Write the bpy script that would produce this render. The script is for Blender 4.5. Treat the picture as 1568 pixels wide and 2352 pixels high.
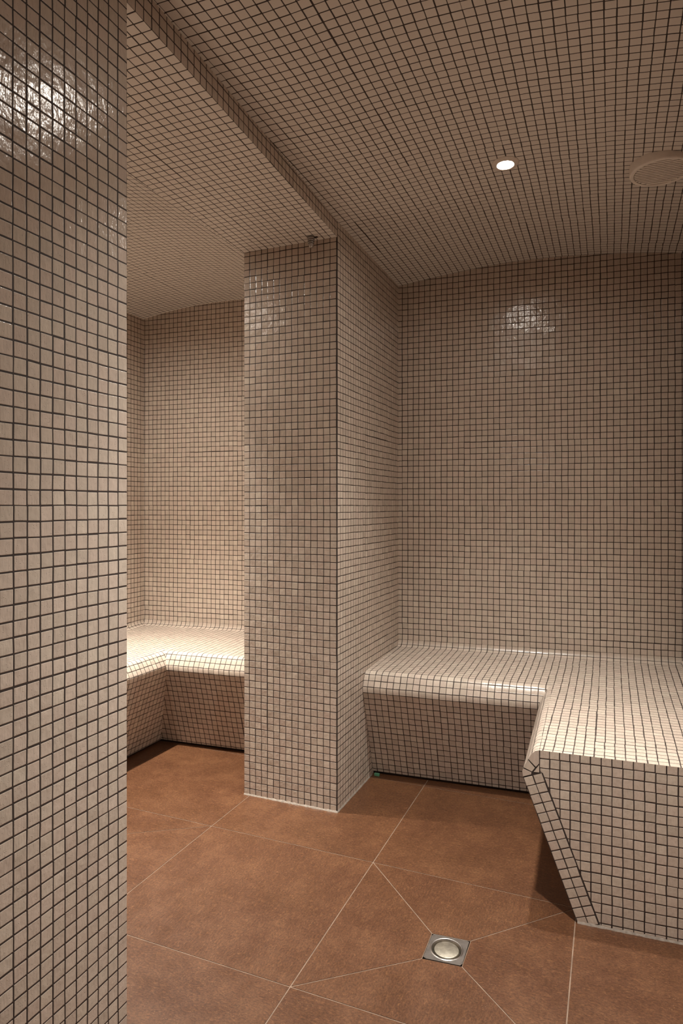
import bpy, math, random
from mathutils import Vector
random.seed(7)
C = bpy.context.scene.collection
for o in list(bpy.data.objects):
    bpy.data.objects.remove(o, do_unlink=True)

# ---------------------------------------------------------------- camera
P = 0.026                 # mosaic pitch in metres; every plan measure below is in pitches
EYE = 43.0                # eye height above the floor, pitches
F_PX, YAW = 1486.0, 22.6
scn = bpy.context.scene
cam = bpy.data.cameras.new('camera'); cam_o = bpy.data.objects.new('camera', cam); C.objects.link(cam_o)
cam.sensor_fit = 'HORIZONTAL'; cam.sensor_width = 36.0
cam.lens = 36.0 * F_PX / 1568.0
cam.shift_y = (1161.0 - 1176.0) / 1568.0
cam.clip_start = 0.02
cam_o.location = (0, 0, EYE * P)
cam_o.rotation_euler = (math.radians(90), 0, math.radians(YAW))
scn.camera = cam_o
# ---------------------------------------------------------------- light
world = bpy.data.worlds.new('world'); scn.world = world; world.use_nodes = True
world.node_tree.nodes['Background'].inputs[0].default_value = (0.02, 0.018, 0.016, 1)
scn.view_settings.view_transform = 'Standard'; scn.view_settings.look = 'None'
scn.view_settings.gamma = 1.0; scn.view_settings.use_curve_mapping = False
scn.view_settings.exposure = 0.06
LENS = 380.0
BEAMS = [[(80, 89.0), (110, 18.0), (168, 7.0)], [(80, 122.0), (110, 62.0)],
         [(56, 130.0), (80, 255.0), (168, 50.0)], [(80, 32.0), (168, 5.0)]]      # per lamp: cone angle, watts
SPOT_COL = [(1.0, 0.99, 0.915), (1.0, 0.99, 0.93), (1.0, 0.955, 0.85), (1.0, 0.94, 0.82)]
LENS_GAIN = [1.0, 1.0, 0.8, 0.8]
LAMPS = [(-11.8, 80.0, 1.0), (-12.2, 48.8, 1.0), (-70.8, 76.0, 1.0), (-70.8, 47.0, 1.0)]  # x, y, gain

# ---------------------------------------------------------------- node helper
class NG:
    def __init__(s, name):
        s.m = bpy.data.materials.new(name); s.m.use_nodes = True
        s.t = s.m.node_tree; s.t.nodes.clear()
        s.out = s.t.nodes.new('ShaderNodeOutputMaterial')
    def n(s, typ, **kw):
        nd = s.t.nodes.new(typ)
        for k, v in kw.items(): setattr(nd, k, v)
        return nd
    def put(s, sock, v):
        if hasattr(v, 'is_linked') or isinstance(v, bpy.types.NodeSocket): s.t.links.new(v, sock)
        elif v is not None: sock.default_value = v
    def m_(s, op, a, b=None, c=None, clamp=False):
        nd = s.n('ShaderNodeMath', operation=op, use_clamp=clamp)
        s.put(nd.inputs[0], a)
        if b is not None: s.put(nd.inputs[1], b)
        if c is not None: s.put(nd.inputs[2], c)
        return nd.outputs[0]
    def v_(s, op, a, b=None, sc=None):
        nd = s.n('ShaderNodeVectorMath', operation=op)
        s.put(nd.inputs[0], a)
        if b is not None: s.put(nd.inputs[1], b)
        if sc is not None: s.put(nd.inputs['Scale'], sc)
        return nd.outputs['Value'] if op in ('LENGTH', 'DOT_PRODUCT') else nd.outputs['Vector']
    def sep(s, v):
        nd = s.n('ShaderNodeSeparateXYZ'); s.put(nd.inputs[0], v); return nd.outputs
    def comb(s, x, y, z=0.0):
        nd = s.n('ShaderNodeCombineXYZ'); s.put(nd.inputs[0], x); s.put(nd.inputs[1], y); s.put(nd.inputs[2], z); return nd.outputs[0]
    def noise(s, v, scale, detail=2.0, rough=0.5, color=False):
        nd = s.n('ShaderNodeTexNoise'); s.put(nd.inputs['Vector'], v)
        nd.inputs['Scale'].default_value = scale; nd.inputs['Detail'].default_value = detail; nd.inputs['Roughness'].default_value = rough
        return nd.outputs['Color'] if color else nd.outputs['Fac']
    def white(s, v):
        nd = s.n('ShaderNodeTexWhiteNoise', noise_dimensions='3D'); s.put(nd.inputs['Vector'], v)
        return nd.outputs['Value'], nd.outputs['Color']
    def smooth(s, v, a, b, ta=0.0, tb=1.0):
        nd = s.n('ShaderNodeMapRange', interpolation_type='SMOOTHSTEP'); s.put(nd.inputs[0], v)
        for i, x in enumerate((a, b, ta, tb)): nd.inputs[i + 1].default_value = x
        return nd.outputs[0]
    def mix(s, f, a, b, blend='MIX'):
        nd = s.n('ShaderNodeMix', data_type='RGBA', blend_type=blend)
        s.put(nd.inputs[0], f); s.put(nd.inputs[6], a); s.put(nd.inputs[7], b)
        return nd.outputs[2]
    def bsdf(s, col, rough, normal=None, metallic=0.0, spec=0.5, coat=None):
        nd = s.n('ShaderNodeBsdfPrincipled')
        s.put(nd.inputs['Base Color'], col); s.put(nd.inputs['Roughness'], rough)
        nd.inputs['Metallic'].default_value = metallic; nd.inputs['Specular IOR Level'].default_value = spec
        if coat: nd.inputs['Coat Weight'].default_value = coat[0]; nd.inputs['Coat Roughness'].default_value = coat[1]
        if normal is not None: s.t.links.new(normal, nd.inputs['Normal'])
        s.t.links.new(nd.outputs[0], s.out.inputs[0]); return nd

GROUT = (0.030, 0.019, 0.015, 1)
TILE_A = (0.550, 0.455, 0.375, 1); TILE_B = (0.575, 0.460, 0.384, 1); TILE_C = (0.600, 0.500, 0.412, 1)

def mosaic(name, half=0.449, baked_light=1.0, wet=0.0, scale_marks=0.0, wave=0.65, rough=0.10):
    g = NG(name)
    uv = g.n('ShaderNodeUVMap').outputs[0]
    # whole sheets sit slightly off each other
    sh = g.v_('FLOOR', g.v_('MULTIPLY', uv, (1 / 11.0, 1 / 11.0, 0)))
    _, shc = g.white(sh)
    uv2 = g.v_('ADD', uv, g.v_('MULTIPLY', g.v_('SUBTRACT', shc, (0.5, 0.5, 0.5)), (0.07, 0.06, 0)))
    wob = g.noise(uv2, 0.33, 1.0, 0.5, True)
    uv3 = g.v_('ADD', uv2, g.v_('MULTIPLY', g.v_('SUBTRACT', wob, (0.5, 0.5, 0.5)), (0.10, 0.10, 0)))
    cell = g.v_('FLOOR', uv3)
    rv, rc = g.white(g.v_('ADD', cell, (0.5, 0.5, 3.3)))
    fr = g.v_('SUBTRACT', g.v_('SUBTRACT', uv3, cell), (0.5, 0.5, 0))
    fr = g.v_('ADD', fr, g.v_('MULTIPLY', g.v_('SUBTRACT', rc, (0.5, 0.5, 0.5)), (0.034, 0.034, 0)))
    r = 0.045
    ab = g.v_('SUBTRACT', g.v_('ABSOLUTE', fr), (half - r, half - r, 0))
    x, y, _ = g.sep(ab)
    ln = g.v_('LENGTH', g.comb(g.m_('MAXIMUM', x, 0.0), g.m_('MAXIMUM', y, 0.0)))
    inner = g.m_('MINIMUM', g.m_('MAXIMUM', x, y), 0.0)
    d = g.m_('SUBTRACT', g.m_('ADD', ln, inner), r)          # signed distance to the tile edge
    mask = g.smooth(d, 0.008, -0.008)
    # colour
    tile = g.mix(g.smooth(rv, 0.0, 0.6), TILE_A, TILE_B)
    tile = g.mix(g.smooth(rv, 0.6, 1.0), tile, TILE_C)
    off = g.v_('SCALE', rc, None, 37.0)
    loc = g.v_('ADD', fr, off)
    streak = g.noise(g.v_('MULTIPLY', loc, (9.0, 1.1, 1.0)), 1.0, 3.0, 0.6)
    cloud = g.noise(g.v_('ADD', uv3, off), 1.3, 3.0, 0.6)
    val = g.m_('ADD', g.smooth(streak, 0.25, 0.75, 0.93, 1.05), g.smooth(cloud, 0.2, 0.8, -0.05, 0.05))
    val = g.m_('MULTIPLY', val, g.m_('ADD', 0.955, g.m_('MULTIPLY', g.sep(rc)[1], 0.09)))
    tile = g.mix(1.0, tile, g.comb(val, val, val), 'MULTIPLY')
    if baked_light > 1: tile = g.mix(0.8, tile, (0.74, 0.69, 0.63, 1))      # ceiling light put into the colour: same tile, painted paler
    if scale_marks:
        wv = g.noise(g.v_('MULTIPLY', uv, (2.3, 0.28, 1)), 1.0, 3.0, 0.55)
        ring = g.smooth(g.m_('ABSOLUTE', g.m_('SUBTRACT', wv, 0.52)), 0.014, 0.0)
        patch = g.smooth(g.noise(uv, 0.16, 2.0), 0.44, 0.60)
        tile = g.mix(g.m_('MULTIPLY', g.m_('MULTIPLY', ring, patch), scale_marks), tile, (0.62, 0.55, 0.48, 1))
    gr = g.mix(g.noise(uv, 3.0, 3.0), GROUT, (0.046, 0.030, 0.025, 1))
    col = g.mix(mask, gr, tile)
    # relief
    pil = g.m_('MULTIPLY', g.smooth(d, 0.0, -0.035), 0.22)
    fx, fy, _ = g.sep(fr)
    rx, ry, rz = g.sep(rc)
    tilt = g.m_('ADD', g.m_('MULTIPLY', g.m_('SUBTRACT', rx, 0.5), fx), g.m_('MULTIPLY', g.m_('SUBTRACT', rz, 0.5), fy))
    wav = g.noise(g.v_('ADD', g.v_('MULTIPLY', fr, (2.6, 1.7, 1)), off), 1.0, 2.0, 0.5)
    fine = g.noise(g.v_('MULTIPLY', uv3, (1.0, 0.55, 1.0)), 13.0, 2.0, 0.6)
    h = g.m_('ADD', pil, g.m_('MULTIPLY', tilt, 1.25 if rough < 0.2 else 0.7))
    h = g.m_('ADD', h, g.m_('MULTIPLY', wav, wave))
    rip = g.noise(g.v_('ADD', g.v_('MULTIPLY', fr, (8.0, 1.2, 1)), off), 1.0, 2.0, 0.6)
    h = g.m_('ADD', h, g.m_('MULTIPLY', rip, 0.16 + 0.14 * wet if rough < 0.2 else 0.03))
    h = g.m_('ADD', h, g.m_('MULTIPLY', fine, 0.035 + 0.02 * wet))
    if wet:
        vo = g.n('ShaderNodeTexVoronoi', feature='F1'); g.put(vo.inputs['Vector'], uv3); vo.inputs['Scale'].default_value = 8.0
        drop = g.smooth(vo.outputs['Distance'], 0.26, 0.0)
        pick = g.smooth(g.white(g.v_('ADD', vo.outputs['Color'], (1, 2, 3)))[0], 0.97 - 0.42 * wet, 1.0 - 0.42 * wet)
        dp = g.m_('MULTIPLY', drop, pick)
        h = g.m_('ADD', h, g.m_('MULTIPLY', dp, 0.30 + 0.25 * wet))
    h = g.m_('MULTIPLY', h, mask)
    bp = g.n('ShaderNodeBump'); bp.inputs['Strength'].default_value = 1.0; bp.inputs['Distance'].default_value = 0.0011
    g.put(bp.inputs['Height'], h)
    ro = g.m_('ADD', rough, g.m_('MULTIPLY', g.noise(uv, 2.2, 2.0), 0.12))
    if wet: ro = g.m_('MAXIMUM', g.m_('SUBTRACT', ro, g.m_('MULTIPLY', g.smooth(dp, 0.0, 0.3), 0.2)), 0.035)      # water drops are glossier
    ro = g.m_('ADD', g.m_('MULTIPLY', ro, mask), g.m_('MULTIPLY', g.m_('SUBTRACT', 1.0, mask), 0.75))
    g.bsdf(col, ro, bp.outputs[0], spec=0.5)
    return g.m

def floor_mat():
    g = NG('rust_brown_porcelain')
    uv = g.n('ShaderNodeUVMap').outputs[0]
    big = g.noise(uv, 0.085, 3.0, 0.55); mid = g.noise(uv, 0.20, 8.0, 0.72)
    warp = g.v_('ADD', uv, g.v_('MULTIPLY', g.noise(uv, 0.15, 2.0, 0.5, True), (1.6, 1.6, 0)))
    st = g.noise(g.v_('MULTIPLY', warp, (1.0, 2.6, 1)), 1.1, 8.0, 0.80)
    fine = g.noise(g.v_('MULTIPLY', uv, (0.75, 1.2, 1)), 5.0, 3.0, 0.8)
    col = g.mix(g.smooth(big, 0.3, 0.7), (0.085, 0.033, 0.015, 1), (0.096, 0.039, 0.017, 1))
    col = g.mix(g.m_('MULTIPLY', g.smooth(mid, 0.46, 0.68), 0.75), col, (0.125, 0.051, 0.020, 1))
    col = g.mix(g.m_('MULTIPLY', g.smooth(mid, 0.52, 0.30), 0.4), col, (0.059, 0.026, 0.014, 1))
    col = g.mix(g.m_('MULTIPLY', g.smooth(st, 0.50, 0.66), 0.7), col, (0.159, 0.069, 0.029, 1))
    col = g.mix(g.m_('MULTIPLY', g.smooth(st, 0.46, 0.30), 0.5), col, (0.048, 0.025, 0.013, 1))
    v = g.smooth(fine, 0.3, 0.7, 0.66, 1.34); col = g.mix(1.0, col, g.comb(v, v, v), 'MULTIPLY')
    sp = g.n('ShaderNodeTexVoronoi'); g.put(sp.inputs['Vector'], uv); sp.inputs['Scale'].default_value = 3.6
    spk = g.m_('MULTIPLY', g.smooth(sp.outputs['Distance'], 0.20, 0.08), g.smooth(g.noise(uv, 0.45, 4.0), 0.45, 0.62))
    col = g.mix(g.m_('MULTIPLY', spk, 0.75), col, (0.208, 0.110, 0.054, 1))
    h = g.m_('ADD', g.m_('MULTIPLY', fine, 0.5), g.m_('MULTIPLY', st, 0.6))
    bp = g.n('ShaderNodeBump'); bp.inputs['Strength'].default_value = 0.3; bp.inputs['Distance'].default_value = 0.0004
    g.put(bp.inputs['Height'], h)
    g.bsdf(col, g.smooth(mid, 0.3, 0.7, 0.34, 0.48), bp.outputs[0], spec=0.45)
    return g.m

def plain(name, col, rough=0.5, metallic=0.0, vary=0.0, spec=0.5, nscale=60.0, bump=0.0):
    g = NG(name)
    tc = g.n('ShaderNodeTexCoord').outputs['Object']
    nz = g.noise(tc, nscale, 4.0, 0.6)
    v = g.smooth(nz, 0.3, 0.7, 1 - vary, 1 + vary)
    c = g.mix(1.0, col, g.comb(v, v, v), 'MULTIPLY')
    nrm = None
    if bump:
        bp = g.n('ShaderNodeBump'); bp.inputs['Strength'].default_value = bump; bp.inputs['Distance'].default_value = 0.001
        g.put(bp.inputs['Height'], nz); nrm = bp.outputs[0]
    g.bsdf(c, rough, nrm, metallic, spec); return g.m

def emit(name, col, k):
    g = NG(name); e = g.n('ShaderNodeEmission'); e.inputs[0].default_value = col; e.inputs[1].default_value = k
    g.t.links.new(e.outputs[0], g.out.inputs[0]); return g.m

M_WALL = mosaic('beige_mosaic_wall', wet=0.3)
M_WET = mosaic('beige_mosaic_wet_wall', wet=1.0, wave=0.7, rough=0.11)
M_CEIL = mosaic('beige_mosaic_ceiling', rough=0.25, wave=0.25, baked_light=1.3)
M_SEAT = mosaic('beige_mosaic_bench', rough=0.18, wave=0.25)
M_END = mosaic('beige_mosaic_bench_end', scale_marks=0.55, rough=0.22)
M_GROUT = plain('dark_grout', (0.034, 0.022, 0.018, 1), 0.8, vary=0.25)
M_FLOOR = floor_mat()
M_FGROUT = plain('pale_floor_grout', (0.235, 0.160, 0.115, 1), 0.4, vary=0.2, nscale=30)
M_SIL = plain('wet_silicone', (0.30, 0.25, 0.21, 1), 0.16, vary=0.2, nscale=90, bump=0.9)
M_STEEL = plain('brushed_steel', (0.50, 0.47, 0.45, 1), 0.34, 1.0, vary=0.12, nscale=45)
M_BRASS = plain('tarnished_steel_cover', (0.42, 0.375, 0.31, 1), 0.5, 1.0, vary=0.18, nscale=70, bump=0.1)
M_DARK = plain('dark_drain_well', (0.03, 0.022, 0.016, 1), 0.4, vary=0.2)
M_PLAST = plain('beige_plastic', (0.84, 0.76, 0.68, 1), 0.45, vary=0.03)
M_RING = plain('satin_ring', (0.68, 0.60, 0.52, 1), 0.35, vary=0.03)
M_GREEN = plain('green_plastic', (0.10, 0.28, 0.16, 1), 0.5, vary=0.1)
M_LENS = [emit('lamp_lens', (1.0, 0.92, 0.82, 1), LENS * k) for k in LENS_GAIN]

# ---------------------------------------------------------------- mesh helper (pitches in, metres out)
class MB:
    def __init__(s): s.v = []; s.f = []; s.u = []; s.mi = []; s.mats = []
    def mat(s, m):
        if m not in s.mats: s.mats.append(m)
        return s.mats.index(m)
    def poly(s, pts, m, uv=None):
        b = len(s.v); s.v += [tuple(p) for p in pts]; s.f.append(tuple(range(b, b + len(pts))))
        s.mi.append(s.mat(m))
        if uv is None: s.u.append([(0.5, 0.5)] * len(pts))
        elif callable(uv): s.u.append([uv(*p) for p in pts])
        else: s.u.append(list(uv))
    def box(s, a, b, m, uv=None):
        x0, y0, z0 = a; x1, y1, z1 = b
        c = [(x0, y0, z0), (x1, y0, z0), (x1, y1, z0), (x0, y1, z0), (x0, y0, z1), (x1, y0, z1), (x1, y1, z1), (x0, y1, z1)]
        for q in ((3, 2, 1, 0), (4, 5, 6, 7), (0, 1, 5, 4), (1, 2, 6, 5), (2, 3, 7, 6), (3, 0, 4, 7)):
            s.poly([c[i] for i in q], m, uv)
    def lathe(s, prof, cx, cy, m, n=48, sq=1.0):
        # prof: (radius, z) list, turned about the vertical through cx, cy
        for k in range(n):
            a0, a1 = 2 * math.pi * k / n, 2 * math.pi * (k + 1) / n
            for (r0, z0), (r1, z1) in zip(prof, prof[1:]):
                q = [(cx + r0 * math.cos(a0), cy + r0 * math.sin(a0), z0), (cx + r0 * math.cos(a1), cy + r0 * math.sin(a1), z0),
                     (cx + r1 * math.cos(a1), cy + r1 * math.sin(a1), z1), (cx + r1 * math.cos(a0), cy + r1 * math.sin(a0), z1)]
                if r0 < 1e-6: q = [q[0], q[2], q[3]]
                elif r1 < 1e-6: q = q[:3]
                s.poly(q, m)
    def build(s, name, parent=None, smooth=None, merge=True, origin=(0, 0, 0)):
        ox, oy, oz = origin
        me = bpy.data.meshes.new(name)
        me.from_pydata([((x - ox) * P, (y - oy) * P, (z - oz + (EYE if parent is None or True else 0)) * P) for x, y, z in s.v], [], s.f)
        for m in s.mats: me.materials.append(m)
        me.polygons.foreach_set('material_index', s.mi)
        ul = me.uv_layers.new(name='UVMap')
        i = 0
        for fu in s.u:
            for w in fu: ul.data[i].uv = w; i += 1
        if merge:
            import bmesh
            bm = bmesh.new(); bm.from_mesh(me)
            bmesh.ops.remove_doubles(bm, verts=bm.verts, dist=1e-5)
            bmesh.ops.recalc_face_normals(bm, faces=bm.faces) if merge == 'fix' else None
            bm.to_mesh(me); bm.free()
        if smooth is not None:
            me.shade_smooth(); me.set_sharp_from_angle(angle=math.radians(smooth))
        o = bpy.data.objects.new(name, me); C.objects.link(o)
        o.location = (ox * P, oy * P, oz * P)
        if parent is not None:
            o.parent = parent; o.location = (ox * P - parent.location.x, oy * P - parent.location.y, oz * P - parent.location.z)
        return o

def tag(o, label=None, cat=None, group=None, kind=None):
    for k, v in (('label', label), ('category', cat), ('group', group), ('kind', kind)):
        if v: o[k] = v
    return o
def thing(name, label, cat, at, group=None):
    o = bpy.data.objects.new(name, None); C.objects.link(o)
    o.location = (at[0] * P, at[1] * P, (at[2] + EYE) * P); o.empty_display_size = 0.05
    return tag(o, label, cat, group)
def structure(mb, name, **k):
    o = mb.build(name, **k); o['kind'] = 'structure'; return o

ZF = -43.0
SK = 0.084                                   # the back walls run a little out of square
def yb(x): return 111.1 + 0.0843 * (x + 35.1)          # back wall of the alcove
def ynb(x): return 110.19 + 0.0863 * (x + 91.01)       # back wall of the niche
XR, XL = 10.55, -91.1                        # right wall, niche left wall
PX0, PX1, PY = -50.43, -35.36, 83.42         # pillar
def xbeam(y): return -33.35 - 2.01 * (y - 38.48) / (83.42 - 38.48) if y > 38.48 else -33.35
YN = -32.0                                   # wall behind the camera
# vaults
PROF = [(-36.2, 39.05), (-35.25, 39.24), (-30.5, 39.95), (-25.9, 40.48), (-21.5, 41.0), (-17.1, 41.33), (-12.5, 41.48), (-7.9, 41.44), (-1.2, 41.1), (5.25, 40.52), (10.55, 39.79), (11.5, 39.6)]
def interp(tab, x):
    if x <= tab[0][0]: return tab[0][1]
    for (x0, z0), (x1, z1) in zip(tab, tab[1:]):
        if x <= x1: return z0 + (z1 - z0) * (x - x0) / (x1 - x0)
    return tab[-1][1]
def zv(x, y):
    z = (interp(PROF, x - 0.9) + interp(PROF, x) + interp(PROF, x + 0.9)) / 3 if -34 < x < 9.5 else interp(PROF, x)
    k = max(0.0, min(1.0, (111 - y) / 26.0)); e = max(0.0, min(1.0, (-24 - x) / 10.0))
    return z + 0.62 * k * e * e
def zn(x, y): return 41.36 - 2.0 * ((x + 70.8) / 20.2) ** 2

# ---------------------------------------------------------------- walls
def wall_slab(name, a, b, back, ztop, uvf, m=M_WALL, z0=ZF - 1.0):
    """upright slab: visible face from plan point a to b, the rear face shifted by `back`"""
    mb = MB()
    A, B = a, b; A2 = (a[0] + back[0], a[1] + back[1]); B2 = (b[0] + back[0], b[1] + back[1])
    def q(p, r): mb.poly([(p[0], p[1], z0), (r[0], r[1], z0), (r[0], r[1], ztop), (p[0], p[1], ztop)], m, uvf)
    q(A, B); q(B, B2); q(B2, A2); q(A2, A)
    mb.poly([(p[0], p[1], ztop) for p in (A, B, B2, A2)], m, uvf); mb.poly([(p[0], p[1], z0) for p in (A2, B2, B, A)], m, uvf)
    return structure(mb, name)
OFFV = 0.03
wall_slab('wall_back', (PX1 - 0.3, yb(PX1 - 0.3)), (XR + 3, yb(XR + 3)), (0, 5), 43.4, lambda x, y, z: ((x + 34.5) * 1.003, z + OFFV))
wall_slab('wall_right', (XR, yb(XR)), (XR, YN), (5, 0), 43.4, lambda x, y, z: (y - yb(XR), z + OFFV))
wall_slab('wall_niche_back', (XL - 3, ynb(XL - 3)), (PX0 + 0.3, ynb(PX0 + 0.3)), (0, 5), 43.4, lambda x, y, z: ((x + 90.85) * 1.02, z + OFFV))
wall_slab('wall_niche_left', (XL, YN), (XL, ynb(XL)), (-5, 0), 43.4, lambda x, y, z: (y - 110.2, z + OFFV))
wall_slab('wall_front', (XR, YN), (XL, YN), (0, -5), 43.4, lambda x, y, z: (x, z + OFFV))
# near partition on the left of the picture
mb = MB()
x1, x0, y1 = -33.33, PX0, 38.48
u_side = lambda x, y, z: (y - y1 + 0.02, z + OFFV - 0.02)
e = 0.07
mb.poly([(x1, YN, ZF), (x1, y1 - e, ZF), (x1, y1 - e, 42.5), (x1, YN, 42.5)], M_WET, u_side)
mb.poly([(x1, y1 - e, ZF), (x1 - e, y1, ZF), (x1 - e, y1, 42.5), (x1, y1 - e, 42.5)], M_WET, [(0.3, 0), (0.4, 0), (0.4, 0), (0.3, 0)])
mb.poly([(x1 - e, y1, ZF), (x0, y1, ZF), (x0, y1, 42.5), (x1 - e, y1, 42.5)], M_WALL, lambda x, y, z: (x - x1, z))
mb.poly([(x0, y1, ZF), (x0, YN, ZF), (x0, YN, 42.5), (x0, y1, 42.5)], M_WALL, u_side)
mb.poly([(x0, YN, ZF), (x1, YN, ZF), (x1, YN, 42.5), (x0, YN, 42.5)], M_WALL, lambda x, y, z: (x, z))
mb.poly([(x1, YN, 42.5), (x1 - e, y1, 42.5), (x0, y1, 42.5), (x0, YN, 42.5)], M_WALL)
structure(mb, 'wall_left')

# ---------------------------------------------------------------- ceilings
def vault(name, xs, ys, zf, uvf, ztop=45.0, edge=None):
    mb = MB()
    for i in range(len(xs) - 1):
        for j in range(len(ys) - 1):
            pts = []
            for (a, b) in ((i, j), (i, j + 1), (i + 1, j + 1), (i + 1, j)):
                x, y = xs[a], ys[b]
                if edge and a == 0: x = edge(y)
                pts.append((x, y, zf(x, y)))
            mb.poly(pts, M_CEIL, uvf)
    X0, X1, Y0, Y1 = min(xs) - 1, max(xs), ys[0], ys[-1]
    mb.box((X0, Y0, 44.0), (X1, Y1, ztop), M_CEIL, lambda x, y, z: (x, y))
    return structure(mb, name, smooth=60)
ys = [YN, 0, 20, 38.48] + [45 + 5 * k for k in range(8)] + [83.42, 90, 95, 100, 105, 108, 111, 114, 117]
xs = [-36.2, -33.2] + [-32 + 1.6 * k for k in range(27)] + [11.6]
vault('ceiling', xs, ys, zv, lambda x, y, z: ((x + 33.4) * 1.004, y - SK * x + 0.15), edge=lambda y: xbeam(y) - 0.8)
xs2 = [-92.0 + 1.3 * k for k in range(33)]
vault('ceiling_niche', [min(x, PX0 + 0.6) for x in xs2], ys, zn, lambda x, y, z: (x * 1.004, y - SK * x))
# beam over the opening (same width as the pillar)
ZS = 37.6
mb = MB()
yy = [38.48, 50, 62, 73, 83.42]
for a, b in zip(yy, yy[1:]):
    mb.poly([(xbeam(a), a, ZS), (xbeam(b), b, ZS), (xbeam(b), b, 41.2), (xbeam(a), a, 41.2)], M_WALL, lambda x, y, z: (y - PY, z - ZS + 0.02))
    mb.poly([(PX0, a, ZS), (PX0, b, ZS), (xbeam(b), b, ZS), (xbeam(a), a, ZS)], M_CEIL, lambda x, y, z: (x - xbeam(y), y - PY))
    mb.poly([(PX0, b, ZS), (PX0, a, ZS), (PX0, a, 41.2), (PX0, b, 41.2)], M_WALL, lambda x, y, z: (y, z))
mb.poly([(PX0, 38.48, 41.2), (PX0, PY, 41.2), (xbeam(PY), PY, 41.2), (xbeam(38.48), 38.48, 41.2)][::-1], M_WALL)
mb.poly([(PX0, 38.48, ZS), (xbeam(38.48), 38.48, ZS), (xbeam(38.48), 38.48, 41.2), (PX0, 38.48, 41.2)], M_WALL)
structure(mb, 'ceiling_beam')

# ---------------------------------------------------------------- pillar
pil = thing('pillar', 'broad square pillar of small beige mosaic tiles standing between the two seating alcoves', 'pillar', (PX1, PY, ZF))
mb = MB(); g = 0.11; yend = 116.0; zt = 41.0; xb = PX1 + 0.26
uf = lambda x, y, z: (x - PX1 + 0.13, z + OFFV); us = lambda x, y, z: ((y - PY) * 1.012 - 0.08, z + OFFV)
mb.poly([(PX0 + .05, PY, ZF), (PX1 - g, PY, ZF), (PX1 - g, PY, zt), (PX0 + .05, PY, zt)], M_WALL, uf)
mb.poly([(PX1 - g, PY, ZF), (PX1, PY + 0.04, ZF), (PX1, PY + 0.04, zt), (PX1 - g, PY, zt)], M_GROUT)
mb.poly([(PX1, PY + 0.04, ZF), (xb, yend, ZF), (xb, yend, zt), (PX1, PY + 0.04, zt)], M_WALL, us)
mb.poly([(xb, yend, ZF), (PX0, yend, ZF), (PX0, yend, zt), (xb, yend, zt)], M_WALL, uf)
mb.poly([(PX0, yend, ZF), (PX0, PY + .05, ZF), (PX0, PY + .05, zt), (PX0, yend, zt)], M_WALL, us)
mb.poly([(PX0, PY + .05, ZF), (PX0 + .05, PY, ZF), (PX0 + .05, PY, zt), (PX0, PY + .05, zt)], M_WALL, [(0.3, 0), (0.4, 0), (0.4, 0), (0.3, 0)])
mb.poly([(PX0, PY, zt), (PX1, PY, zt), (xb, yend, zt), (PX0, yend, zt)], M_WALL)
mb.build('shaft', pil)
def bead(pts, r, n_sub=40):
    """little quarter-round of silicone along a floor line: pts on the wall line, r outwards (plan vector)"""
    mb = MB(); (ax, ay), (bx, by) = pts; ox, oy = r
    prev = None
    for k in range(n_sub + 1):
        t = k / n_sub; x, y = ax + (bx - ax) * t, ay + (by - ay) * t
        w = 1 + random.uniform(-.3, .3)
        ring = [(x, y, ZF + 0.20 * w), (x + ox * .45 * w, y + oy * .45 * w, ZF + 0.13 * w), (x + ox * w, y + oy * w, ZF - 0.01)]
        if prev:
            for i in range(2): mb.poly([prev[i], ring[i], ring[i + 1], prev[i + 1]], M_SIL)
        prev = ring
    return mb
bead([(PX0, PY), (PX1 + .1, PY)], (0, -0.17)).build('silicone_bead', pil, smooth=80)
bead([(PX1, PY - .1), (PX1 + .1, 97.4)], (0.12, 0)).build('silicone_bead', pil, smooth=80)

# ---------------------------------------------------------------- floor
def inset(poly, w):
    n = len(poly); area = sum(poly[i][0] * poly[(i + 1) % n][1] - poly[(i + 1) % n][0] * poly[i][1] for i in range(n))
    if area < 0: poly = poly[::-1]
    L = []
    for i in range(n):
        (x0, y0), (x1, y1) = poly[i], poly[(i + 1) % n]; d = math.hypot(x1 - x0, y1 - y0)
        nx, ny = -(y1 - y0) / d, (x1 - x0) / d
        L.append((nx, ny, nx * x0 + ny * y0 + w))
    out = []
    for i in range(n):
        a, b = L[i - 1], L[i]; det = a[0] * b[1] - a[1] * b[0]
        if abs(det) < 1e-3: out.append((poly[i][0] + b[0] * w, poly[i][1] + b[1] * w)); continue
        out.append(((a[2] * b[1] - a[1] * b[2]) / det, (a[0] * b[2] - a[2] * b[0]) / det))
    return out
X = [-95.5, -72.4, -49.45, -26.45, -3.4, 15.6]; Y = [-38, -17.2, 5.8, 28.8, 51.6, 73.45, 96.4, 120]
DC = [(-16.58, 63.50), (-12.80, 63.86), (-12.84, 60.02), (-16.55, 59.66)]      # drain corners: left-back, right-back, right-front, left-front
cells = []
for i in range(5):
    for j in range(7):
        x0, x1_, y0, y1_ = X[i], X[i + 1], Y[j], Y[j + 1]
        if i == 2 and j == 4: pass
        if (i, j) == (3, 4):
            k = [(x0, y1_), (x1_, y1_), (x1_, y0), (x0, y0)]
            for a in range(4):
                b = (a + 1) % 4; cells.append([k[a], k[b], DC[b], DC[a]])
        elif (i, j) == (1, 4):
            k = [(x0, y1_), (x1_, y1_), (x1_, y0), (x0, y0)]; m = (-64.0, 63.9)
            for a in range(4): cells.append([k[a], k[(a + 1) % 4], m])
        else: cells.append([(x0, y0), (x1_, y0), (x1_, y1_), (x0, y1_)])
mb = MB()
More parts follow.
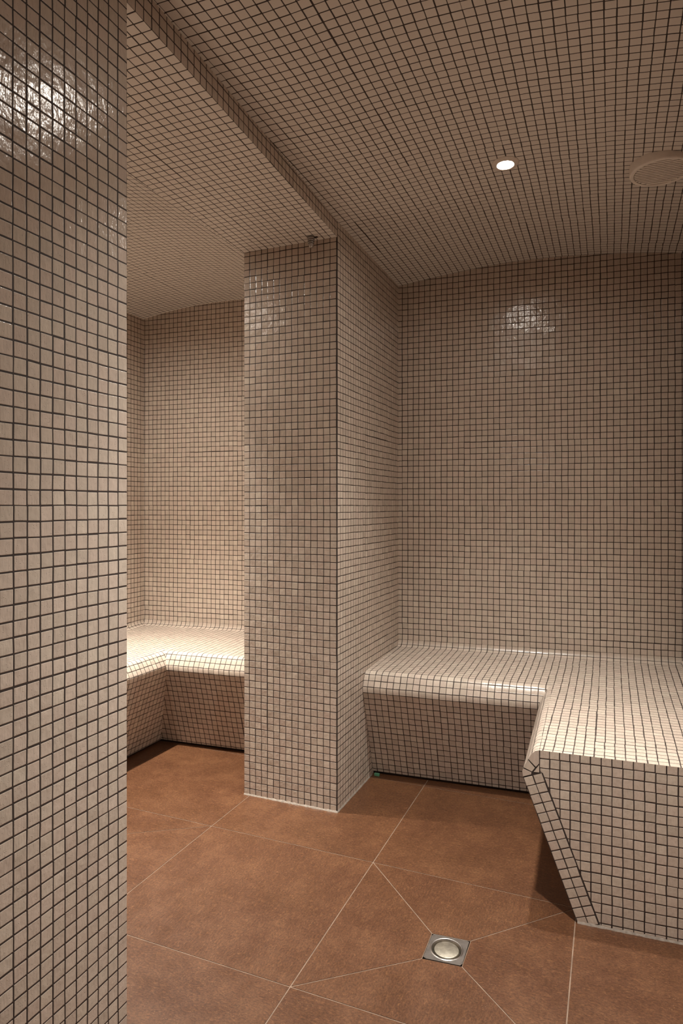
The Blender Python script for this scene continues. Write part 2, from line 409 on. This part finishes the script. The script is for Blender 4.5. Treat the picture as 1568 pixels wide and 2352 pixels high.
for c in cells:
    q = inset(c, 0.058); ox, oy = random.uniform(0, 300), random.uniform(0, 300); an = random.choice([0, math.pi / 2, math.pi, 0])
    ca, sa = math.cos(an), math.sin(an)
    uvf = lambda x, y, z, ox=ox, oy=oy, ca=ca, sa=sa: (x * ca - y * sa + ox, x * sa + y * ca + oy)
    mb.poly([(x, y, ZF) for x, y in q], M_FLOOR, uvf)
    n = len(q)
    for a in range(n):
        b = (a + 1) % n
        mb.poly([(q[a][0], q[a][1], ZF - .5), (q[b][0], q[b][1], ZF - .5), (q[b][0], q[b][1], ZF), (q[a][0], q[a][1], ZF)], M_FLOOR, uvf)
# grout bed with the drain opening left free
gz = ZF - 0.035
hole = DC; o4 = [(X[0], Y[-1]), (X[-1], Y[-1]), (X[-1], Y[0]), (X[0], Y[0])]
for a in range(4):
    b = (a + 1) % 4
    mb.poly([(o4[b][0], o4[b][1], gz), (o4[a][0], o4[a][1], gz), (hole[a][0], hole[a][1], gz), (hole[b][0], hole[b][1], gz)], M_FGROUT)
mb.box((X[0], Y[0], ZF - 3.6), (X[-1], Y[-1], ZF - 3.0), M_FGROUT)
structure(mb, 'floor', merge=False)

# ---------------------------------------------------------------- benches
# profile from the wall side to the floor: (setback from the lip, z, running mosaic count)
def front_prof(foot, lipz=-28.8):
    pts = [(1.75, -25.70), (1.30, -25.82), (0.90, -26.22), (0.62, -26.75), (0.33, -27.30), (0.12, -27.75), (0.0, -28.10), (0.10, lipz), (foot, -42.55)]
    out = []; s = 0
    for k, p in enumerate(pts):
        if k: s += math.hypot(p[0] - pts[k - 1][0], p[1] - pts[k - 1][1])
        out.append([p[0], p[1], s])
    k4 = 4.0 / out[7][2]                       # four courses between the seat and the lip's lower edge
    s7 = out[7][2]
    for p in out[:8]: p[2] *= k4
    out[8][2] = 4.0 + (out[8][2] - s7)
    return out
def l_bench(name, label, sgn, xe, ybk, backY, frontY, frontX, xw, yend, foot_b, foot_s, slope, zs_back, u0, uscale, end_panel):
    """sgn +1: side bench on the right, -1: on the left.  xe: end of the back bench at the pillar, xw: side wall."""
    t = thing(name, label, 'bench', ((xe + xw) / 2, frontY(xe), ZF))
    U = lambda x: (x + u0) * uscale
    dv = (backY(xe) - 1.15) - (frontY(xe) + 1.75); kv = round(dv) / dv      # whole courses from the cove to the nose
    V = lambda x, y: ((y - slope * x) - (frontY(xe) + 1.75 - slope * xe)) * kv
    pb, ps = front_prof(foot_b), front_prof(foot_s)
    def corner(db, ds):
        x, y = frontX(90) + sgn * ds, frontY(-10) + db
        for _ in range(8): x = frontX(y - db) + sgn * ds; y = frontY(x) + db
        return x, y
    MC = [corner(pb[k][0], ps[k][0]) for k in range(9)]
    # seat with coves to the walls
    mb = MB()
    cove = [(0.0, zs_back + 1.15), (0.06, zs_back + .75), (0.25, zs_back + .38), (0.60, zs_back + .12), (1.15, zs_back)]
    nx, ny = 14, 16
    sx, sy = MC[0]
    def zseat(x, y):
        k = max(0, min(1, (backY(x) - cove[-1][0] - y) / (backY(x) - cove[-1][0] - frontY(x) - 1.75))); return zs_back + (-25.70 - zs_back) * k
    uvs = lambda x, y, z: (U(x), V(x, y))
    xin = xw - sgn * cove[-1][0]
    def yrow(x, k): return backY(x) - cove[-1][0] + (frontY(x) + 1.75 - backY(x) + cove[-1][0]) * k   # k 0 at the cove, 1 at the front
    XS = [xe + (sx - xe) * i / nx for i in range(nx + 1)] + [sx + (xin - sx) * i / 6 for i in range(1, 7)]
    for a, b in zip(XS, XS[1:]):
        for k in range(6):
            q = [(x, yrow(x, kk)) for x, kk in ((a, k / 6), (b, k / 6), (b, (k + 1) / 6), (a, (k + 1) / 6))]
            mb.poly([(x, y, zseat(x, y)) for x, y in q], M_SEAT, uvs)
    for k in range(ny):
        for i in range(6):
            def pt(i, k):
                y1 = yend(frontX(yend(0)) ); f = k / ny
                # front line of the side bench seat (setback 1.75) to the inner end of the side cove
                yy = (frontY(sx) + 1.75) * (1 - f) + y1 * f
                xf = sx if k == 0 else frontX(yy) + sgn * 1.75
                x = xf + (xin - xf) * i / 6
                ya = yrow(x, 1.0); yb_ = yend(x)
                y = ya + (yb_ - ya) * f
                return (x, y, -25.70)
            mb.poly([pt(i, k), pt(i + 1, k), pt(i + 1, k + 1), pt(i, k + 1)], M_SEAT, uvs)
    # coves: s runs up the wall
    cs = [0.0]
    for k in range(1, 5): cs.append(cs[-1] + math.hypot(cove[k][0] - cove[k - 1][0], cove[k][1] - cove[k - 1][1]))
    kc = 2.0 / cs[-1]; cs = [c * kc for c in cs]; tot = 2.0
    for k in range(4):
        for a, b in zip(XS, XS[1:]):
            def pc(x, kk):
                xx = x if abs(x - xin) > 1e-6 else xw - sgn * cove[kk][0]
                return (xx, backY(xx) - cove[kk][0], cove[kk][1])
            vtop = cove[0][1] + OFFV
            def uvc(x, kk): return (U(x), round(dv) + (tot - cs[kk]))
            q = [pc(a, k), pc(b, k), pc(b, k + 1), pc(a, k + 1)]
            mb.poly(q, M_SEAT, [uvc(p[0], kk) for p, kk in zip(q, (k, k, k + 1, k + 1))])
        for j in range(ny + 4):
            ytop = backY(xin) - cove[4][0]; y0_, y1_ = ytop + (yend(xw) - ytop) * j / (ny + 4), ytop + (yend(xw) - ytop) * (j + 1) / (ny + 4)
            def pd(y, kk, j_): 
                yy = backY(xw) - cove[kk][0] if j_ == 0 else y
                return (xw - sgn * cove[kk][0], yy, cove[kk][1] + (zseat(xin, y) - zs_back if j_ else 0))
            uvd = lambda y, kk: (round(U(xin)) + sgn * (tot - cs[kk]), V(xw, y))
            q = [pd(y0_, k, j), pd(y1_, k, j + 1), pd(y1_, k + 1, j + 1), pd(y0_, k + 1, j)]
            mb.poly(q, M_SEAT, [uvd(p[1], kk) for p, kk in zip(q, (k, k, k + 1, k + 1))])
    # rounded nose and lip of both arms
    def arms(mb, k0, k1, m):
        for k in range(k0, k1):
            xa, xb_ = MC[k][0], MC[k + 1][0]
            N = 10
            for i in range(N):
                f0, f1 = i / N, (i + 1) / N
                def pb_(f, kk, xc):
                    x = xe + (xc - xe) * f; y = frontY(x) + pb[kk][0]
                    if f == 1: x, y = MC[kk]
                    return (x, y, pb[kk][1])
                def ub(p, kk): return (U(p[0]), -pb[kk][2])
                q = [pb_(f0, k, xa), pb_(f1, k, xa), pb_(f1, k + 1, xb_), pb_(f0, k + 1, xb_)]
                mb.poly(q, m, [ub(q[0], k), ub(q[1], k), ub(q[2], k + 1), ub(q[3], k + 1)])
                def pq(f, kk):
                    cx, cy = MC[kk]
                    y = cy + (yend(cx) - cy) * f; x = frontX(y) + sgn * ps[kk][0]; y = cy + (yend(x) - cy) * f
                    if f == 0: x, y = cx, cy
                    return (x, y, ps[kk][1])
                def uq(p, kk): return (U(MC[0][0]) - sgn * ps[kk][2], V(p[0], p[1]))
                q = [pq(f0, k), pq(f1, k), pq(f1, k + 1), pq(f0, k + 1)]
                mb.poly(q, m, [uq(q[0], k), uq(q[1], k), uq(q[2], k + 1), uq(q[3], k + 1)])
    arms(mb, 0, 7, M_SEAT)
    mb.build('seat', t, smooth=50)
    mb = MB(); arms(mb, 7, 8, M_WALL)
    # recessed dark joint under the tiled front
    for (pp, side) in ((pb, 0), (ps, 1)):
        d = pp[8][0] + 0.35
        if side == 0:
            cx, cy = corner(d, ps[8][0] + .35)
            mb.poly([(xe, frontY(xe) + d, -42.45), (cx, cy, -42.45), (cx, cy, ZF), (xe, frontY(xe) + d, ZF)], M_GROUT)
            mb.poly([(xe, frontY(xe) + pp[8][0], -42.55), (MC[8][0], MC[8][1], -42.55), (cx, cy, -42.45), (xe, frontY(xe) + d, -42.45)], M_GROUT)
        else:
            ex = frontX(yend(0)) + sgn * d
            mb.poly([(cx, cy, -42.45), (ex, yend(ex), -42.45), (ex, yend(ex), ZF), (cx, cy, ZF)], M_GROUT)
            ex2 = frontX(yend(0)) + sgn * pp[8][0]
            mb.poly([(MC[8][0], MC[8][1], -42.55), (ex2, yend(ex2), -42.55), (ex, yend(ex), -42.45), (cx, cy, -42.45)], M_GROUT)
    mb.build('front_panel', t)
    # end panel
    mb = MB(); ye = yend
    def E(x, z): return (x, ye(x), z)
    fx = frontX(yend(0))
    outline = [(fx + sgn * ps[k][0], ps[k][1]) for k in range(9)]
    A, B = outline[7], (outline[8][0] + sgn * 0.17, ZF)
    dl = math.hypot(B[0] - A[0], B[1] - A[1]); ex_, ez_ = (B[0] - A[0]) / dl, (B[1] - A[1]) / dl
    nx_, nz_ = -ez_ * sgn, ex_ * sgn
    if sgn < 0: nx_, nz_ = ez_, -ex_
    W = 2.0; gp = 0.13
    A1 = (A[0] + nx_ * W, A[1] + nz_ * W); A2 = (A[0] + nx_ * (W + gp), A[1] + nz_ * (W + gp))
    kf = (ZF - A1[1]) / ez_; B1 = (A1[0] + ex_ * kf, ZF); kf = (ZF - A2[1]) / ez_; B2 = (A2[0] + ex_ * kf, ZF)
    us_ = lambda x, y, z: (((x - A[0]) * nx_ + (z - A[1]) * nz_), -((x - A[0]) * ex_ + (z - A[1]) * ez_) * 1.02 - 0.02)
    mb.poly([E(*A), E(*B), E(*B1), E(*A1)], M_END, us_)
    mb.poly([E(*A1), E(*B1), E(*B2), E(*A2)], M_GROUT)
    T = outline[0]; xg = T[0] + sgn * 0.0
    G1 = (xg, A2[1] + .05)
    zt_ = -25.70; xo = xw
    um = lambda x, y, z: ((x - xg) * 1.0, (z - zt_) + 0.86)
    # main field: from the top edge down to the floor
    mb.poly([E(xg, zt_), E(xg, A2[1]), E(*A2), E(*B2), E(xo, ZF), E(xo, zt_)] if abs(xg - A2[0]) > .02 else [E(xg, zt_), E(*A2), E(*B2), E(xo, ZF), E(xo, zt_)], M_END, um)
    # cove wedge above the seat line at the wall
    mb.poly([E(xo, zt_), E(xo - sgn * 1.15, zt_), E(xo - sgn * .6, zt_ + .12), E(xo - sgn * .25, zt_ + .38), E(xo - sgn * .06, zt_ + .75), E(xo, zt_ + 1.15)], M_END, um)
    # cut tiles around the nose, bedded in grout
    Q = outline
    R = lambda dx, z: (fx + sgn * dx, z)
    cen = R(1.15, -27.3)
    ring = Q[:8] + [A1, A2, (xg, A2[1]), Q[0]]
    for p, q in zip(ring, ring[1:]):
        if math.hypot(p[0] - q[0], p[1] - q[1]) > 1e-4: mb.poly([E(*p), E(*q), E(*cen)], M_GROUT)
    def cut(pts, yo=-0.03):
        cx = sum(p[0] for p in pts) / len(pts); cz = sum(p[1] for p in pts) / len(pts); sh = random.randint(0, 60)
        front = [(p[0], ye(p[0]) + yo, p[1]) for p in pts]
        uvp = [(sh + .5 + (p[0] - cx) * .3, sh + .5 + (p[1] - cz) * .3) for p in pts]
        mb.poly(front, M_END, uvp)
        for i in range(len(pts)):
            j = (i + 1) % len(pts)
            mb.poly([front[i], front[j], E(*pts[j]), E(*pts[i])], M_END, [(sh + .5, sh + .5)] * 4)
    cut([R(1.70, -25.70), Q[1], Q[2], Q[3], R(1.38, -27.48), R(1.70, -27.08)])
    cut([R(.57, -26.86), Q[4], R(.14, -27.70), R(.98, -28.02), R(1.27, -27.60)])
    cut([R(.09, -27.83), Q[6], R(.08, -28.66), R(.90, -28.34), R(.93, -28.12)])
    cut([R(1.70, -27.25), R(1.42, -27.66), R(1.16, -28.04), R(1.72, -28.02)])
    ep = mb.build('end_panel', t)
    if end_panel:
        b = bead([(B[0], ye(B[0])), (xw, ye(xw))], (0, -0.12), 50); b.build('silicone_bead', t, smooth=80)
    return t
l_bench('mosaic_bench', 'L-shaped mosaic-tiled bench with overhanging rounded edge against the right alcove walls', +1,
        PX1 + .14, None, lambda x: yb(x) - 0.02, lambda x: 93.12 + 0.072 * (x + 35.26), lambda y: -9.35 + 0.7 * (95.0 - y) / 24.4, XR - 0.02,
        lambda x: 70.6 + 0.05 * (x + 8.5), 4.7, 5.3, SK, -25.12, 34.5, 1.003, True)
l_bench('mosaic_bench', 'L-shaped brightly lit mosaic bench in the far left niche behind the pillar', -1,
        PX0, None, lambda x: ynb(x) - 0.02, lambda x: 92.5 + 0.08 * (x + 71.6), lambda y: -71.6 - 0.02 * (92.5 - y), XL + 0.02,
        lambda x: 55.0, 4.0, 4.0, SK, -25.12, 90.85, 1.02, False)

# ---------------------------------------------------------------- drain
dr = thing('floor_drain', 'square steel floor drain with round cover set in the brown floor tiles', 'drain', (-14.7, 61.75, ZF))
mb = MB(); n = 48; cxd, cyd = -14.69, 61.76; R1 = 1.50
sqp = []
for k in range(n):                                # square border matched to the circle
    a = 2 * math.pi * k / n + math.radians(5); c_, s_ = math.cos(a), math.sin(a); q = 1 / max(abs(c_), abs(s_)); 
    u, v = c_ * q, s_ * q
    ax = ((DC[1][0] - DC[0][0]) / 2 * .965, (DC[1][1] - DC[0][1]) / 2 * .965); ay = ((DC[0][0] - DC[3][0]) / 2 * .965, (DC[0][1] - DC[3][1]) / 2 * .965)
    sqp.append((cxd + ax[0] * u + ay[0] * v, cyd + ax[1] * u + ay[1] * v, math.atan2(ax[1] * u + ay[1] * v, ax[0] * u + ay[0] * v)))
top = ZF + 0.02
for k in range(n):
    a, b = sqp[k], sqp[(k + 1) % n]
    rings = lambda s_, r, z: (cxd + r * math.cos(s_[2]), cyd + r * math.sin(s_[2]), z)
    mb.poly([(a[0], a[1], ZF - .4), (b[0], b[1], ZF - .4), (b[0], b[1], top), (a[0], a[1], top)], M_STEEL)
    lv = [(R1 + .10, top), (R1 + .03, top + .05), (R1 - .04, top + .03), (R1 - .12, top - .10), (R1 - .14, top - 0.55)]
    mb.poly([(a[0], a[1], top), (b[0], b[1], top), rings(b, *lv[0]), rings(a, *lv[0])], M_STEEL)
    for p, q in zip(lv, lv[1:]):
        mb.poly([rings(a, *p), rings(b, *p), rings(b, *q), rings(a, *q)], M_STEEL if q[1] > top - .3 else M_BRASS)
    p, q = lv[-1], (0.9, top - .6)
    mb.poly([rings(a, *p), rings(b, *p), rings(b, *q), rings(a, *q)], M_DARK)
mb.build('frame', dr, smooth=35, merge='fix')
mb = MB(); mb.lathe([(0.9, ZF - .58), (1.16, ZF - .5), (1.21, ZF - .12), (1.17, ZF - .03), (1.10, ZF - .005), (0, ZF - .005)], cxd, cyd, M_BRASS)
tag(mb.build('cover', dr, smooth=35, merge='fix'), 'round tarnished steel cover')

# ---------------------------------------------------------------- downlights
def downlight(idx, z_of, label):
    x, y, gain = LAMPS[idx]; z = z_of(x, y)
    t = thing('downlight', label, 'ceiling light', (x, y, z), 'recessed downlights in the ceiling')
    mb = MB(); mb.lathe([(1.62, z + .06), (1.62, z - .05), (1.50, z - .16), (1.30, z - .22), (1.02, z - .26), (0.95, z - .20), (0.93, z + .3)], x, y, M_RING)
    mb.build('ring', t, smooth=45, merge='fix')
    mb = MB(); mb.lathe([(0.94, z - .06), (0.8, z - .10), (0.5, z - .12), (0, z - .13)], x, y, M_LENS[idx], 40)
    mb.build('lens', t, smooth=60)
    for size, w in BEAMS[idx]:      # reflector beam and the wide spill around it
        ld = bpy.data.lights.new('lamp', 'SPOT'); ld.energy = w * gain; ld.color = SPOT_COL[idx]
        ld.spot_size = math.radians(size); ld.spot_blend = 1.0; ld.shadow_soft_size = 0.8 * P
        lo = bpy.data.objects.new('lamp', ld); C.objects.link(lo); lo.parent = t; lo.location = (0, 0, -0.4 * P)
    return t
L = LAMPS
downlight(0, zv, 'lit round downlight in the right vaulted ceiling, nearest the air vent')
downlight(1, zv, 'lit downlight in the right vault, closer to the camera than the vent')
downlight(2, zn, 'lit downlight in the left niche vault, nearer the niche bench')
downlight(3, zn, 'lit downlight in the left niche vault, farther from the niche bench')

# ---------------------------------------------------------------- air vent
vx, vy = 5.55, 85.7; vz = zv(vx, vy)
t = thing('air_vent', 'round beige plastic air vent with slatted grille on the right vaulted ceiling', 'vent', (vx, vy, vz))
zb = vz - 0.85
mb = MB(); mb.lathe([(3.5, vz + .5), (3.5, zb + .14), (3.42, zb), (3.34, zb - .06), (3.06, zb - .03), (2.98, zb + .10), (2.98, vz + .3)], vx, vy, M_PLAST, 72)
mb.build('housing', t, smooth=40, merge='fix')
mb = MB()
an = math.radians(3); n = 13
for k in range(n):
    d = -2.62 + k * 5.24 / (n - 1); hw = math.sqrt(2.96 ** 2 - d * d)
    ca, sa = math.cos(an), math.sin(an)
    def W_(u, v, z): return (vx + u * ca - v * sa, vy + u * sa + v * ca, z)
    pr = [(d - .17, zb + .02), (d + .10, zb + .02), (d + .22, zb + .34), (d - .05, zb + .34)]
    for i in range(4):
        a, b = pr[i], pr[(i + 1) % 4]
        mb.poly([W_(-hw, a[0], a[1]), W_(hw, a[0], a[1]), W_(hw, b[0], b[1]), W_(-hw, b[0], b[1])], M_PLAST)
mb.build('grille', t, merge='fix')
mb = MB(); mb.lathe([(2.97, zb + .55), (0, zb + .55)], vx, vy, M_RING, 48); mb.build('back_plate', t)

# ---------------------------------------------------------------- small ribbed sensor under the beam
nx_, ny_, nz_ = -38.75, 82.0, ZS
t = thing('ceiling_nozzle', 'tiny ribbed metal nozzle under the beam in front of the pillar top', 'nozzle', (nx_, ny_, nz_))
mb = MB(); pr = [(0.58, nz_ + .02), (0.58, nz_ - .08)]
z = nz_ - .08
for k in range(4):
    r = 0.52 - 0.045 * k
    pr += [(r - .12, z - .03), (r - .12, z - .12), (r, z - .15), (r, z - .27)]; z -= .28
pr += [(.30, z - .02), (.27, z - .22), (.20, z - .30), (0, z - .31)]
mb.lathe(pr, nx_, ny_, M_STEEL, 28); mb.build('body', t, smooth=35, merge='fix')
mb = MB(); mb.box((nx_ + .3, ny_ + .1, nz_ - .14), (nx_ + 0.9, ny_ + .3, nz_ + .02), M_DARK); mb.build('cable', t)

# ---------------------------------------------------------------- green plastic spacer left in the joint
mb = MB(); mb.box((-34.75, 96.95, ZF + .01), (-33.9, 97.35, ZF + .42), M_GREEN)
o = mb.build('plastic_spacer', origin=(-34.4, 97.2, 0))
bv = o.modifiers.new('bevel', 'BEVEL'); bv.width = 0.0012; bv.segments = 2
tag(o, 'tiny green plastic spacer on the floor beside the pillar, under the alcove bench', 'spacer')
